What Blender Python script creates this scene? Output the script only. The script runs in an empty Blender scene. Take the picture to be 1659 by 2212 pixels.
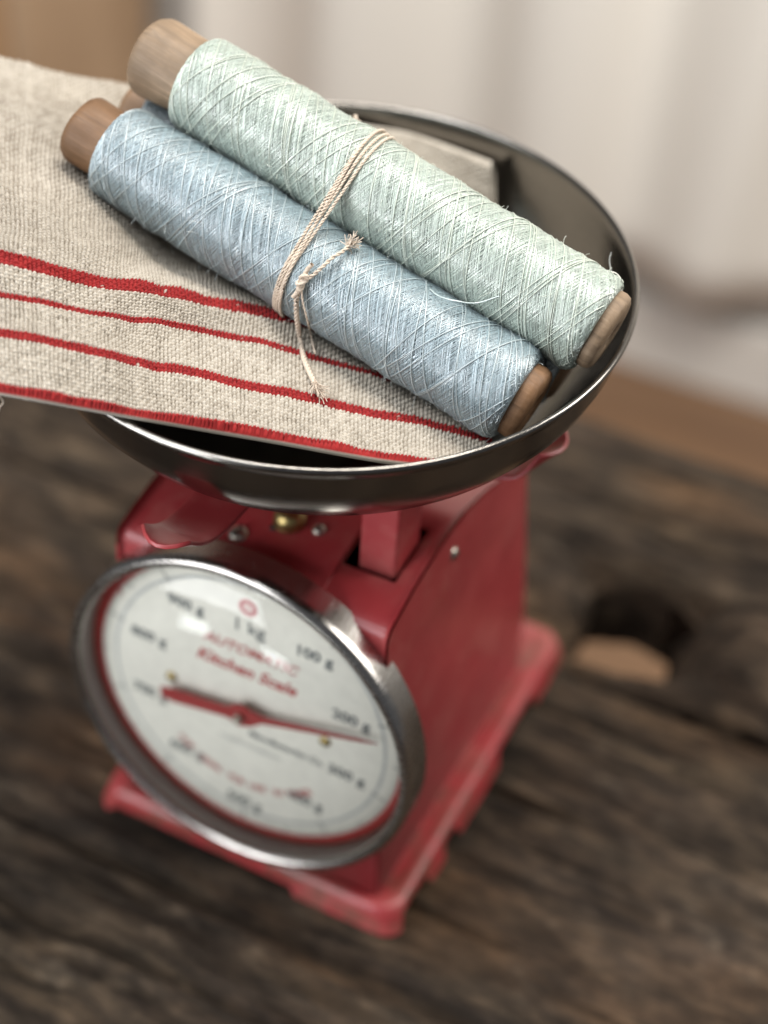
import bpy, bmesh, math, random
import numpy as np
from mathutils import Vector, Matrix, Quaternion
random.seed(7); rng = np.random.default_rng(7)
S = 0.115                      # one modelling unit (the pan's radius) in metres
C = bpy.context.scene.collection
scene = bpy.context.scene
# ------------------------------------------------------------------ camera
cam_data = bpy.data.cameras.new('camera'); cam = bpy.data.objects.new('camera', cam_data); C.objects.link(cam)
CP = np.array([1.9182, -3.8407, 5.0469])
CR = np.array([[0.8931, 0.4463, 0.0553], [0.3268, -0.5602, -0.7612], [-0.3087, 0.6979, -0.6462]])
CR = np.array(Matrix(CR.tolist()).to_quaternion().to_matrix())
m = Matrix(((CR[0][0], -CR[1][0], -CR[2][0], CP[0]*S), (CR[0][1], -CR[1][1], -CR[2][1], CP[1]*S),
            (CR[0][2], -CR[1][2], -CR[2][2], CP[2]*S), (0, 0, 0, 1)))
cam.matrix_world = m
cam_data.sensor_fit = 'VERTICAL'; cam_data.sensor_height = 24.0; cam_data.lens = 24.0*3298.84/2212
cam_data.clip_start = 0.01; cam_data.clip_end = 60
cam_data.dof.use_dof = True; cam_data.dof.focus_distance = 4.55*S; cam_data.dof.aperture_fstop = 2.1
scene.camera = cam
scene.view_settings.view_transform = 'Standard'; scene.view_settings.look = 'None'
scene.view_settings.exposure = 0.0; scene.view_settings.gamma = 1.0
scene.cycles.use_denoising = True
scene.cycles.max_bounces = 8; scene.cycles.glossy_bounces = 5; scene.cycles.transparent_max_bounces = 12
# ------------------------------------------------------------------ world and lamps
world = bpy.data.worlds.new('World'); scene.world = world; world.use_nodes = True
bg = world.node_tree.nodes['Background']; bg.inputs[0].default_value = (0.90, 0.93, 1.0, 1); bg.inputs[1].default_value = 0.13
def area(name, loc, target, sx, sy, power, col):
    l = bpy.data.lights.new(name, 'AREA'); l.shape = 'RECTANGLE'; l.size = sx*S; l.size_y = sy*S; l.energy = power; l.color = col
    o = bpy.data.objects.new(name, l); C.objects.link(o)
    o.location = Vector(loc)*S
    o.rotation_euler = (Vector(target)-Vector(loc)).to_track_quat('-Z', 'Y').to_euler()
    return o
area('window_or_fill_light', (-4.0, -5.5, 12.5), (0, 0, 1.8), 6.5, 6.5, 14.0, (0.97, 0.985, 1.0))
area('window_or_fill_light', (-6.0, -12.0, 4.0), (0, 0, 1.2), 7.5, 9.0, 22.0, (0.97, 0.98, 1.0))
area('small_window_light', (-4.7, -8.8, -2.3), (0, -.7, 1.1), 1.1, .9, .5, (0.95, 1.0, 1.0))
area('small_window_light', (-1.9, -9.8, -2.1), (0, -.7, 1.1), 1.0, .8, .45, (0.95, 1.0, 1.0))
area('window_or_fill_light', (8.5, 5.0, 8.5), (0, 0, 2.0), 4.0, 7.0, 12.0, (1.0, 0.96, 0.90))
area('window_or_fill_light', (1.0, 2.0, 15.0), (0, 9.5, -3), 9.0, 5.0, 32.0, (1.0, 0.95, 0.88))  # added fill lamp overhead that brightens the curtain; no window there
# ------------------------------------------------------------------ helpers
BK = {"bob": {"green": [[-0.7443, 0.0591, 2.9653], [-0.5739, 0.0539, 2.917], [0.8869, 0.0008, 2.5101], [0.929, -0.001, 2.4985]], "blue": [[-0.8649, -0.1682, 2.7639], [-0.7355, -0.1712, 2.7281], [0.7367, -0.2129, 2.328], [0.7874, -0.2147, 2.3145]], "third": [[-0.8717, 0.1484, 2.7231], [-0.79, 0.1466, 2.6999], [0.7731, 0.1058, 2.262], [0.7846, 0.1055, 2.2588]]}, "bind": [-0.0018, -0.0004, 2.5794], "view": [-0.3091, 0.6978, -0.6462], "net": [[[-1.6259, -1.2628, 2.3], [-0.9719, -1.2483, 2.45], [-0.4676, -1.1536, 2.5], [-0.2471, -1.0315, 2.45], [-0.0425, -0.8745, 2.37], [0.1919, -0.7466, 2.32], [0.4341, -0.621, 2.27], [0.5486, -0.538, 2.235], [0.7488, -0.4284, 2.2]], [[-1.6924, -1.1663, 2.4], [-1.0329, -1.1545, 2.55], [-0.5605, -1.0196, 2.57], [-0.3303, -0.9034, 2.52], [-0.1326, -0.7287, 2.42], [0.1056, -0.5953, 2.35], [0.3519, -0.4604, 2.28], [0.4724, -0.3791, 2.235], [0.6875, -0.2823, 2.18]], [[-1.7817, -1.0634, 2.45], [-1.1063, -1.0592, 2.6], [-0.6354, -0.9146, 2.61], [-0.4101, -0.7838, 2.56], [-0.2319, -0.5696, 2.45], [0.0079, -0.4236, 2.37], [0.2584, -0.2766, 2.28], [0.3888, -0.2026, 2.22], [0.6246, -0.1297, 2.15]], [[-1.8974, -0.9349, 2.5], [-1.1834, -0.9599, 2.65], [-0.7016, -0.8192, 2.66], [-0.4753, -0.6853, 2.6], [-0.2858, -0.4823, 2.48], [-0.0623, -0.3002, 2.38], [0.1809, -0.1218, 2.26], [0.3212, -0.0585, 2.2], [0.5755, -0.0116, 2.13]], [[-2.2112, -0.6134, 2.55], [-1.3928, -0.7067, 2.72], [-0.8847, -0.5705, 2.71], [-0.6644, -0.4108, 2.62], [-0.5787, -0.0229, 2.38], [-0.3766, 0.2564, 2.22], [-0.0961, 0.4381, 2.12], [0.081, 0.4568, 2.11], [0.3902, 0.4177, 2.12]], [[-2.6977, -0.1396, 2.55], [-1.7015, -0.3494, 2.76], [-1.1605, -0.2054, 2.73], [-0.9473, -0.0036, 2.62], [-0.7651, 0.2779, 2.47], [-0.4795, 0.434, 2.4], [-0.1932, 0.6062, 2.33], [-0.0356, 0.6695, 2.3], [0.2341, 0.7468, 2.24]], [[-3.1098, 0.2616, 2.55], [-2.0268, 0.0163, 2.76], [-1.3889, 0.0993, 2.76], [-1.1495, 0.2943, 2.68], [-0.8993, 0.4981, 2.6], [-0.5977, 0.639, 2.56], [-0.3219, 0.8421, 2.49], [-0.1616, 0.9053, 2.47], [0.153, 0.8805, 2.45]]], "nb": [0.0, 0.1, 0.17, 0.25, 0.45, 0.72, 1.0], "knot": [0.0534, -0.3535, 2.5935], "tail1": [[0.0543, -0.3551, 2.5946], [0.0793, -0.3439, 2.613], [0.1037, -0.3177, 2.6426], [0.1178, -0.2805, 2.6599], [0.1334, -0.2572, 2.669], [0.1399, -0.21, 2.676]], "tail2": [[0.0487, -0.3591, 2.5868], [0.0431, -0.3701, 2.5369], [0.042, -0.3622, 2.4573], [0.0443, -0.3423, 2.37], [0.1043, -0.4212, 2.36], [0.1861, -0.5029, 2.35]], "tail3": [[0.0525, -0.36, 2.5837], [0.063, -0.3683, 2.5343], [0.0762, -0.3602, 2.4678], [0.0529, -0.2919, 2.37], [0.1178, -0.3779, 2.365]], "loose": [[0.397, -0.1804, 2.5846], [0.4407, -0.2086, 2.5897], [0.4987, -0.2205, 2.5993], [0.5527, -0.1869, 2.5909], [0.6093, -0.149, 2.6134]], "loop": [[0.7804, 0.0359, 2.6276], [0.8307, 0.0742, 2.645], [0.8727, 0.0992, 2.6519], [0.903, 0.0971, 2.6352], [0.9215, 0.0709, 2.598]], "stray": [[0.8192, 0.2428, 2.6314], [0.8234, 0.2241, 2.6092], [0.8489, 0.2004, 2.5714]], "stub": [[-0.0675, 0.2769, 2.7829], [-0.096, 0.2812, 2.8011], [-0.1172, 0.2879, 2.8186]]}
def V(a): return np.array(a, float)
def thing(name, label, cat, loc=(0, 0, 0), group=None):
    o = bpy.data.objects.new(name, None); C.objects.link(o); o.empty_display_size = 0.02
    o.location = Vector(loc)*S; o['label'] = label; o['category'] = cat
    if group: o['group'] = group
    o['_b'] = list(loc)
    return o
def base_of(o):
    b = V((0, 0, 0))
    while o is not None:
        if '_b' in o: b = b+V(list(o['_b']))
        o = o.parent
    return b
def mesh_obj(name, verts, faces, mat, parent=None, smooth=True, sharp=None, colors=None):
    b = base_of(parent)
    me = bpy.data.meshes.new(name)
    if isinstance(verts, np.ndarray) and isinstance(faces, np.ndarray):
        vv = ((verts-b)*S).astype(np.float32); k = faces.shape[1]
        me.vertices.add(len(vv)); me.vertices.foreach_set('co', vv.ravel())
        me.loops.add(faces.size); me.loops.foreach_set('vertex_index', faces.ravel().astype(np.int32))
        me.polygons.add(len(faces)); me.polygons.foreach_set('loop_start', np.arange(0, faces.size, k, dtype=np.int32))
        me.update(calc_edges=True)
    else:
        me.from_pydata([tuple((V(v)-b)*S) for v in verts], [], [tuple(f) for f in faces]); me.update()
    if colors is not None:
        at = me.color_attributes.new('col', 'FLOAT_COLOR', 'POINT')
        at.data.foreach_set('color', np.concatenate([colors, np.ones((len(colors), 1))], 1).astype(np.float32).ravel())
    if mat: me.materials.append(mat)
    if smooth: me.polygons.foreach_set('use_smooth', [True]*len(me.polygons))
    o = bpy.data.objects.new(name, me); C.objects.link(o)
    if parent: o.parent = parent
    if sharp is not None:
        try: me.set_sharp_from_angle(angle=math.radians(sharp))
        except Exception: pass
    return o
def from_bm(name, bm, mat, parent=None, smooth=True, sharp=35):
    vs = [tuple(v.co) for v in bm.verts]; bm.verts.index_update()
    fs = [[v.index for v in f.verts] for f in bm.faces]; bm.free()
    return mesh_obj(name, vs, fs, mat, parent, smooth, sharp)
def tag(o, label=None, cat=None, group=None, kind=None):
    if label: o['label'] = label
    if cat: o['category'] = cat
    if group: o['group'] = group
    if kind: o['kind'] = kind
    return o
def frame(d):
    d = V(d)/np.linalg.norm(d); a = V((0, 0, 1)) if abs(d[2]) < .9 else V((1, 0, 0))
    x = np.cross(d, a); x /= np.linalg.norm(x); return x, np.cross(d, x), d
def lathe(prof, n=96, origin=(0, 0, 0), axis=(0, 0, 1), closed=False, seed=None):
    """prof: (r, h) pairs turned about axis"""
    x, y, d = frame(axis); o = V(origin); vs = []; fs = []; k = len(prof)
    for i in range(n):
        t = 2*math.pi*i/n
        for r, h in prof: vs.append(o+d*h+(x*math.cos(t)+y*math.sin(t))*r)
    for i in range(n):
        j = (i+1) % n
        for q in range(k if closed else k-1):
            w = (q+1) % k; fs.append((i*k+q, j*k+q, j*k+w, i*k+w))
    return vs, fs
def catmull(P, n):
    P = [V(p) for p in P]; P = [2*P[0]-P[1]]+P+[2*P[-1]-P[-2]]; out = []
    for i in range(1, len(P)-2):
        for k in range(n):
            t = k/n; a, b, c, d = P[i-1:i+3]
            out.append(.5*((2*b)+(-a+c)*t+(2*a-5*b+4*c-d)*t*t+(-a+3*b-3*c+d)*t**3))
    out.append(P[-2]); return np.array(out)
def tubes(paths, radii, sides=4, cols=None):
    """many tubes joined: paths list of (n,3); radii scalars or arrays"""
    VV = []; FF = []; CC = []; off = 0
    for pi, P in enumerate(paths):
        n = len(P); T = np.gradient(P, axis=0); T /= np.linalg.norm(T, axis=1)[:, None]+1e-12
        ref = V((.31, .42, .85)); X = np.cross(T, ref); nn = np.linalg.norm(X, axis=1)
        X = X/(nn[:, None]+1e-9); Y = np.cross(T, X)
        r = radii[pi] if hasattr(radii, '__len__') else radii
        r = np.broadcast_to(np.asarray(r, float), (n,))
        a = np.arange(sides)*2*np.pi/sides
        vs = P[:, None, :]+r[:, None, None]*(X[:, None, :]*np.cos(a)[None, :, None]+Y[:, None, :]*np.sin(a)[None, :, None])
        VV.append(vs.reshape(-1, 3))
        i = np.arange(n-1)[:, None]; j = np.arange(sides)[None, :]; j2 = (j+1) % sides
        f = np.stack([i*sides+j, i*sides+j2, (i+1)*sides+j2, (i+1)*sides+j], -1).reshape(-1, 4)+off
        FF.append(f); off += n*sides
        if cols is not None: CC.append(np.broadcast_to(V(cols[pi]), (n*sides, 3)))
    return np.concatenate(VV), np.concatenate(FF), (np.concatenate(CC) if cols is not None else None)
def box(bm, c, s, rot=None):
    r = bmesh.ops.create_cube(bm, size=1)['verts']
    for v in r:
        v.co = Vector((v.co.x*s[0], v.co.y*s[1], v.co.z*s[2]))
        if rot: v.co = rot @ v.co
        v.co += Vector(c)
    return r
def bevel(o, w, seg=3, ang=35):
    b = o.modifiers.new('bevel', 'BEVEL'); b.width = w*S; b.segments = seg; b.limit_method = 'ANGLE'; b.angle_limit = math.radians(ang)
    return o
# ------------------------------------------------------------------ materials
class NT:
    def __init__(s, name):
        s.m = bpy.data.materials.new(name); s.m.use_nodes = True; s.t = s.m.node_tree
        s.b = s.t.nodes['Principled BSDF']; s.out = s.t.nodes['Material Output']; s._c = None
    def n(s, t, **k):
        x = s.t.nodes.new(t)
        for a, v in k.items():
            if a.startswith('i_'): x.inputs[int(a[2:]) if a[2:].isdigit() else a[2:].replace('_', ' ')].default_value = v
            else: setattr(x, a, v)
        return x
    def l(s, a, b): s.t.links.new(a, b)
    def coord(s, scale=(1, 1, 1)):
        if s._c is None: s._c = s.n('ShaderNodeTexCoord')
        mp = s.n('ShaderNodeMapping'); mp.inputs['Scale'].default_value = tuple(v/S for v in scale); s.l(s._c.outputs['Object'], mp.inputs[0]); return mp.outputs[0]
    def noise(s, scale, vec=None, detail=4, rough=.55, dist=0.0):
        x = s.n('ShaderNodeTexNoise'); x.inputs['Scale'].default_value = scale; x.inputs['Detail'].default_value = detail
        x.inputs['Roughness'].default_value = rough; x.inputs['Distortion'].default_value = dist
        s.l(vec if vec is not None else s.coord(), x.inputs['Vector']); return x.outputs['Fac']
    def ramp(s, fac, stops):
        x = s.n('ShaderNodeValToRGB'); e = x.color_ramp.elements
        while len(e) < len(stops): e.new(.5)
        for q, (p, c) in zip(e, stops): q.position = p; q.color = (*c, 1) if len(c) == 3 else c
        s.l(fac, x.inputs[0]); return x.outputs[0]
    def mix(s, fac, a, b, mode='MIX'):
        x = s.n('ShaderNodeMix', data_type='RGBA', blend_type=mode)
        for v, i in ((fac, 0), (a, 6), (b, 7)):
            if hasattr(v, 'links') or hasattr(v, 'is_output'): s.l(v, x.inputs[i])
            else: x.inputs[i].default_value = v if i == 0 else (*v, 1)
        return x.outputs[2]
    def bump(s, h, strength=.3, dist=.002, prev=None):
        x = s.n('ShaderNodeBump'); x.inputs['Strength'].default_value = strength; x.inputs['Distance'].default_value = dist
        s.l(h, x.inputs['Height'])
        if prev is not None: s.l(prev, x.inputs['Normal'])
        return x.outputs[0]
    def set(s, **k):
        for a, v in k.items():
            i = s.b.inputs[{'base': 'Base Color', 'rough': 'Roughness', 'metal': 'Metallic', 'spec': 'Specular IOR Level', 'normal': 'Normal', 'coat': 'Coat Weight', 'coatr': 'Coat Roughness', 'sheen': 'Sheen Weight', 'sheenr': 'Sheen Roughness', 'aniso': 'Anisotropic', 'trans': 'Transmission Weight', 'ior': 'IOR', 'sss': 'Subsurface Weight'}[a]]
            if hasattr(v, 'is_output'): s.l(v, i)
            else: i.default_value = (*v, 1) if isinstance(v, tuple) and len(v) == 3 else v
        return s
def paint_mat():
    k = NT('red_enamel'); c1 = k.noise(2.2, detail=6, rough=.6); c2 = k.noise(38, detail=5, rough=.7)
    base = k.ramp(c1, [(.3, (.29, .024, .030)), (.7, (.38, .044, .048))])
    chips = k.ramp(c2, [(.66, (0, 0, 0)), (.70, (1, 1, 1))]); base = k.mix(k.ramp(k.noise(3.2, detail=7, rough=.7), [(.50, (0, 0, 0)), (.66, (.7,)*3)]), base, (.39, .10, .09))
    base = k.mix(chips, base, (.16, .045, .035)); sp = k.n('ShaderNodeSeparateXYZ'); k.l(k.coord(), sp.inputs[0]); low = k.ramp(sp.outputs[2], [(.10, (1, 1, 1)), (.16, (0, 0, 0))])
    base = k.mix(k.mix(1.0, low, k.ramp(k.noise(7, detail=6, rough=.7), [(.46, (0, 0, 0)), (.60, (.8,)*3)]), 'MULTIPLY'), base, (.15, .06, .04))
    rgh = k.ramp(k.noise(6, detail=6), [(.3, (.34,)*3), (.75, (.52,)*3)])
    n = k.bump(k.noise(1.4, k.coord((1, 1, .35)), 2), .5, .006); n = k.bump(k.noise(60, detail=2), .08, .0003, n)
    k.set(base=base, rough=rgh, normal=n, spec=.5, coat=.4, coatr=.34); return k.m
def steel_mat(name, col, rough, radial=False):
    k = NT(name); v = k.coord((1, 1, 1)); sm = k.noise(3, v, 6, .65); fine = k.noise(160, k.coord((.06, .06, 1) if not radial else (1, 1, 1)), 4, .7)
    k.set(base=k.ramp(sm, [(.3, tuple(c*.82 for c in col)), (.75, col)]), metal=1.0, rough=k.ramp(k.mix(.5, sm, fine), [(.3, (rough*.7,)*3), (.7, (rough*1.8,)*3)]),
          normal=k.bump(fine, .22, .0002, k.bump(k.noise(2.2, detail=3), .15, .002))); return k.m
def plain(name, col, rough=.5, metal=0.0, bump=None, spec=.5):
    k = NT(name); nz = k.noise(20, detail=5)
    k.set(base=k.mix(nz, tuple(c*.85 for c in col), tuple(min(1, c*1.12) for c in col)), rough=rough, metal=metal, spec=spec)
    if bump: k.set(normal=k.bump(k.noise(bump[0], detail=5), bump[1], bump[2]))
    return k.m
def thread_mat():
    k = NT('silk_thread'); a = k.n('ShaderNodeAttribute', attribute_name='col')
    nz = k.noise(140, detail=3); c = k.mix(k.noise(7, detail=4), a.outputs['Color'], a.outputs['Color'])
    x = k.mix(nz, (.72, .72, .72), (1.12, 1.12, 1.12)); c = k.mix(1.0, a.outputs['Color'], x, 'MULTIPLY')
    gl = k.n('ShaderNodeBsdfGlossy'); gl.inputs['Roughness'].default_value = .34; k.l(k.mix(.75, c, (1, 1, 1)), gl.inputs['Color']); bn_ = k.bump(k.noise(150, detail=2), .22, .0004); k.l(bn_, gl.inputs['Normal'])
    k.set(base=c, rough=.5, spec=.5, sheen=.2, sheenr=.4, normal=bn_); mx = k.n('ShaderNodeMixShader'); mx.inputs[0].default_value = .30; k.l(k.b.outputs[0], mx.inputs[1]); k.l(gl.outputs[0], mx.inputs[2]); k.l(mx.outputs[0], k.out.inputs[0]); return k.m
def linen_mat():
    k = NT('woven_linen'); a = k.n('ShaderNodeAttribute', attribute_name='col'); f = k.noise(260, detail=4, rough=.7)
    x = k.mix(f, (.78, .78, .78), (1.18, 1.18, 1.18)); c = k.mix(1.0, a.outputs['Color'], x, 'MULTIPLY')
    k.set(base=c, rough=.85, spec=.25, sheen=.15, normal=k.bump(f, .35, .0004)); return k.m
def string_mat():
    k = NT('cotton_string'); f = k.noise(150, detail=4)
    k.set(base=k.ramp(f, [(.3, (.52, .42, .33)), (.7, (.74, .64, .53))]), rough=.8, spec=.25, sheen=.2, normal=k.bump(f, .3, .0003)); return k.m
def bobbin_wood(name, a, b, axis):
    k = NT(name)
    # grain stretched along the bobbin's axis
    tc = k.n('ShaderNodeTexCoord'); mp = k.n('ShaderNodeMapping'); q = Vector(axis).rotation_difference(Vector((1, 0, 0)))
    mp.inputs['Rotation'].default_value = q.to_euler(); k.l(tc.outputs['Object'], mp.inputs[0])
    m2 = k.n('ShaderNodeMapping'); m2.inputs['Scale'].default_value = (1.5/S, 14/S, 14/S); k.l(mp.outputs[0], m2.inputs[0])
    g = k.noise(1.6, m2.outputs[0], 8, .62, 1.2); g2 = k.noise(7.0, m2.outputs[0], 5, .6); blot = k.noise(4.0, k.coord(), 4, .6)
    c = k.ramp(g, [(.25, tuple(x*.30 for x in a)), (.44, tuple(x*.8 for x in a)), (.58, a), (.74, b)]); c = k.mix(k.ramp(blot, [(.40, (0, 0, 0)), (.62, (.75,)*3)]), c, tuple(x*.50 for x in a))
    k.set(base=c, rough=k.ramp(g2, [(.3, (.42,)*3), (.7, (.65,)*3)]), spec=.4, normal=k.bump(g2, .35, .0006, k.bump(g, .3, .0012))); return k.m
RED = paint_mat()
STEEL = steel_mat('pan_steel', (.29, .275, .255), .16)
CHROME = steel_mat('bezel_chrome', (.50, .48, .455), .20)
SCREW = plain('screw_metal', (.50, .48, .42), .35, 1.0, (60, .3, .0006)); BRASS = plain('old_brass', (.42, .33, .14), .4, 1.0, (60, .3, .0006))
DARK = plain('dark_inside', (.02, .018, .016), .8)
THREAD = thread_mat(); LINEN = linen_mat(); STRING = string_mat()
# ------------------------------------------------------------------ table of weathered planks
def lattice(nx, ny, sx, sy, seed):
    """smooth value noise sampled on an nx x ny grid, sx/sy lattice cells"""
    r = np.random.default_rng(seed); L = r.random((int(sx)+3, int(sy)+3)); x = np.linspace(0, sx, nx); y = np.linspace(0, sy, ny)
    xi = x.astype(int); yi = y.astype(int); fx = x-xi; fy = y-yi; fx = fx*fx*(3-2*fx); fy = fy*fy*(3-2*fy)
    a = L[np.ix_(xi, yi)]; b = L[np.ix_(xi+1, yi)]; c = L[np.ix_(xi, yi+1)]; d = L[np.ix_(xi+1, yi+1)]
    fx = fx[:, None]; fy = fy[None, :]; return (a*(1-fx)+b*fx)*(1-fy)+(c*(1-fx)+d*fx)*fy-.5
def wood_table_mat():
    k = NT('weathered_table_wood'); w = k.noise(.9, k.coord((1, 1, 1)), 3)
    tc = k.coord((.75, 5.0, 5.0)); warp = k.n('ShaderNodeVectorMath', operation='MULTIPLY_ADD')
    k.l(w, warp.inputs[0]); warp.inputs[1].default_value = (.0, 2.2, 0); k.l(tc, warp.inputs[2])
    g = k.noise(1.1, warp.outputs[0], 10, .68, .6); fine = k.noise(6, warp.outputs[0], 6, .7); blot = k.noise(1.3, k.coord((.6, 1.3, 1)), 5, .6)
    spots = k.noise(4.5, k.coord((.7, 1.4, 1)), 4, .6)
    c = k.ramp(g, [(.34, (.007, .005, .004)), (.45, (.033, .024, .017)), (.57, (.062, .046, .032)), (.72, (.155, .118, .083))])
    c = k.mix(k.ramp(blot, [(.38, (0, 0, 0)), (.66, (.75,)*3)]), c, (.048, .035, .027))
    c = k.mix(k.ramp(spots, [(.60, (0, 0, 0)), (.74, (.32,)*3)]), c, (.23, .185, .14))
    c = k.mix(k.ramp(k.noise(.7, k.coord((.5, 1.6, 1)), 3), [(.52, (0, 0, 0)), (.72, (.6,)*3)]), c, (.165, .092, .045))
    mot = k.noise(3.6, k.coord((1.0, 2.2, 1)), 8, .72); c = k.mix(1.0, c, k.ramp(mot, [(.30, (.30, .30, .30)), (.48, (.85, .84, .82)), (.66, (1.9, 1.8, 1.65))]), 'MULTIPLY')
    k.set(base=c, rough=k.ramp(fine, [(.3, (.65,)*3), (.7, (.9,)*3)]), spec=.18, normal=k.bump(fine, .8, .002, k.bump(g, .9, .006))); return k.m
TW = wood_table_mat()
table = thing('table', 'old dark weathered plank table under the red scale', 'table', (0, 0, 0))
HOLE = [(.70, 1.24), (.94, 1.25), (1.13, 1.30), (1.11, 1.53), (1.21, 1.75), (1.05, 1.86), (.84, 1.89), (.60, 1.80), (.64, 1.45)]
def in_poly(x, y, P):
    c = np.zeros(x.shape, bool); j = len(P)-1
    for i in range(len(P)):
        xi, yi = P[i]; xj, yj = P[j]
        c ^= ((yi > y) != (yj > y)) & (x < (xj-xi)*(y-yi)/(yj-yi+1e-12)+xi); j = i
    return c
def plank(y0, y1, seed, x0=-7.0, x1=6.0, thick=.42, hole=None, lumps=()):
    nx = 520; ny = max(12, int((y1-y0)/.014))
    X, Y = np.meshgrid(np.linspace(x0, x1, nx), np.linspace(y0, y1, ny), indexing='ij')
    Z = .035*lattice(nx, ny, 9, 3, seed)+.034*lattice(nx, ny, 22, (y1-y0)*9, seed+1)+.026*lattice(nx, ny, 45, (y1-y0)*22, seed+2)
    gro = lattice(nx, ny, 10, (y1-y0)*13, seed+3); Z -= .22*np.clip(gro-.25, 0, 1); gr2 = lattice(nx, ny, 26, (y1-y0)*30, seed+6); Z -= .10*np.clip(gr2-.22, 0, 1)
    if hole:
        hp_ = np.array(hole+[hole[0]]); dmin = np.full(X.shape, 9.)
        for a_, b_ in zip(hp_[:-1], hp_[1:]):
            ab = b_-a_; t_ = np.clip(((X-a_[0])*ab[0]+(Y-a_[1])*ab[1])/(ab@ab), 0, 1); dmin = np.minimum(dmin, np.hypot(X-a_[0]-t_*ab[0], Y-a_[1]-t_*ab[1]))
        Z -= .13*np.exp(-(dmin/.07)**2)*(1+1.2*lattice(nx, ny, 60, 16, 77))
    for lx, ly, rx, ry, h in lumps: Z += h*np.exp(-((X-lx)/rx)**2-((Y-ly)/ry)**2)
    e = np.minimum(Y-y0, y1-Y); Z -= .05*np.exp(-(e/.035)**2)*(1+lattice(nx, ny, 30, 2, seed+4))
    Yw = Y+.03*lattice(nx, ny, 14, 2, seed+5)*np.exp(-(e/.08)**2)
    foot = (np.abs(X) < .76) & (Y > -.76) & (Y < 1.22)
    Z = Z-.035; Z = np.where(foot, np.minimum(Z, -.004), np.minimum(Z, .03+0*Z) if not lumps else Z)
    keep = np.ones((nx-1, ny-1), bool)
    if hole:
        cx = .5*(X[1:, 1:]+X[:-1, :-1])+.05*lattice(nx-1, ny-1, 30, 6, seed+8); cy = .5*(Y[1:, 1:]+Y[:-1, :-1])+.05*lattice(nx-1, ny-1, 30, 6, seed+9); keep = ~in_poly(cx, cy, hole)
    P = np.stack([X, Yw, Z], -1).reshape(-1, 3); Q = P.copy(); Q[:, 2] = -thick; N = nx*ny
    idx = np.arange(N).reshape(nx, ny); F = []
    i, j = np.nonzero(keep)
    F.append(np.stack([idx[i, j], idx[i+1, j], idx[i+1, j+1], idx[i, j+1]], 1)); F.append(F[0][:, ::-1]+N)
    K = np.pad(keep, 1)
    a = K[1:-1, 1:-1]
    for (di, dj), (p, q) in {(-1, 0): ((0, 0), (0, 1)), (1, 0): ((1, 1), (1, 0)), (0, -1): ((1, 0), (0, 0)), (0, 1): ((0, 1), (1, 1))}.items():
        nb = K[1+di:K.shape[0]-1+di, 1+dj:K.shape[1]-1+dj]; ii, jj = np.nonzero(a & ~nb)
        A = idx[ii+p[0], jj+p[1]]; B = idx[ii+q[0], jj+q[1]]; F.append(np.stack([A, B, B+N, A+N], 1))
    V_ = np.concatenate([P, Q]); F = np.concatenate(F)
    used = np.unique(F); mp = np.zeros(2*N, int); mp[used] = np.arange(len(used))
    return mesh_obj('plank', V_[used], mp[F], TW, table, True, 50)
plank(-2.10, -.828, 10)
plank(-.815, 1.085, 20)
plank(1.105, 2.99, 30, thick=.56, hole=HOLE, lumps=[(1.50, 1.50, .30, .34, .36), (1.75, 1.85, .16, .2, .12), (1.9, 1.3, .3, .15, .10), (2.4, 1.9, .6, .4, .10), (1.25, 2.7, .5, .2, .05)])
# ------------------------------------------------------------------ room behind: floor, wall, curtain, cabinet
def board_mat(name, a, b, sc=(1, .2, 1)):
    k = NT(name); g = k.noise(1.2, k.coord(sc), 7, .6, .5)
    k.set(base=k.ramp(g, [(.3, a), (.7, b)]), rough=.5, spec=.4, normal=k.bump(g, .2, .002)); return k.m
FL = board_mat('floor_wood', (.19, .105, .058), (.26, .15, .082), (.3, 1.5, 1))
FZ = -6.5
floor_root = mesh_obj('floor', V([(-34, -24, FZ-.5), (22, -24, FZ-.5), (22, 26, FZ-.5), (-34, 26, FZ-.5), (-34, -24, FZ-.06), (22, -24, FZ-.06), (22, 26, FZ-.06), (-34, 26, FZ-.06)]), [(0, 3, 2, 1), (4, 5, 6, 7), (0, 1, 5, 4), (1, 2, 6, 5), (2, 3, 7, 6), (3, 0, 4, 7)], plain('floor_underlay', (.06, .04, .03), .9), None, False)
floor_root['kind'] = 'structure'
n_ = 0
y = 2.0
while y < 12.5:
    bm = bmesh.new(); w_ = 1.12; off = random.uniform(-3, 3)
    box(bm, (-6, y+w_/2, FZ-.03+random.uniform(-.004, .004)), (36, w_-.02, .06)); f = from_bm('floorboard', bm, FL, floor_root, False, None); y += w_
WALL = plain('wall_plaster', (.62, .58, .53), .9, 0, (6, .2, .004), .2)
def slab(name, lo, hi, mat, parent=None, bw=None):
    bm = bmesh.new(); lo = V(lo); hi = V(hi); box(bm, tuple((lo+hi)/2), tuple(hi-lo)); o = from_bm(name, bm, mat, parent, bw is not None, 30)
    if bw: bevel(o, bw, 2)
    return o
wall = slab('back_wall', (-30, 13.25, FZ), (20, 13.85, 14), WALL); tag(wall, kind='structure')
sk = slab('skirting_board', (-30, 13.0, FZ+.001), (20, 13.247, FZ+1.1), plain('skirting_paint', (.78, .74, .68), .5), wall, .04)
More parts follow.
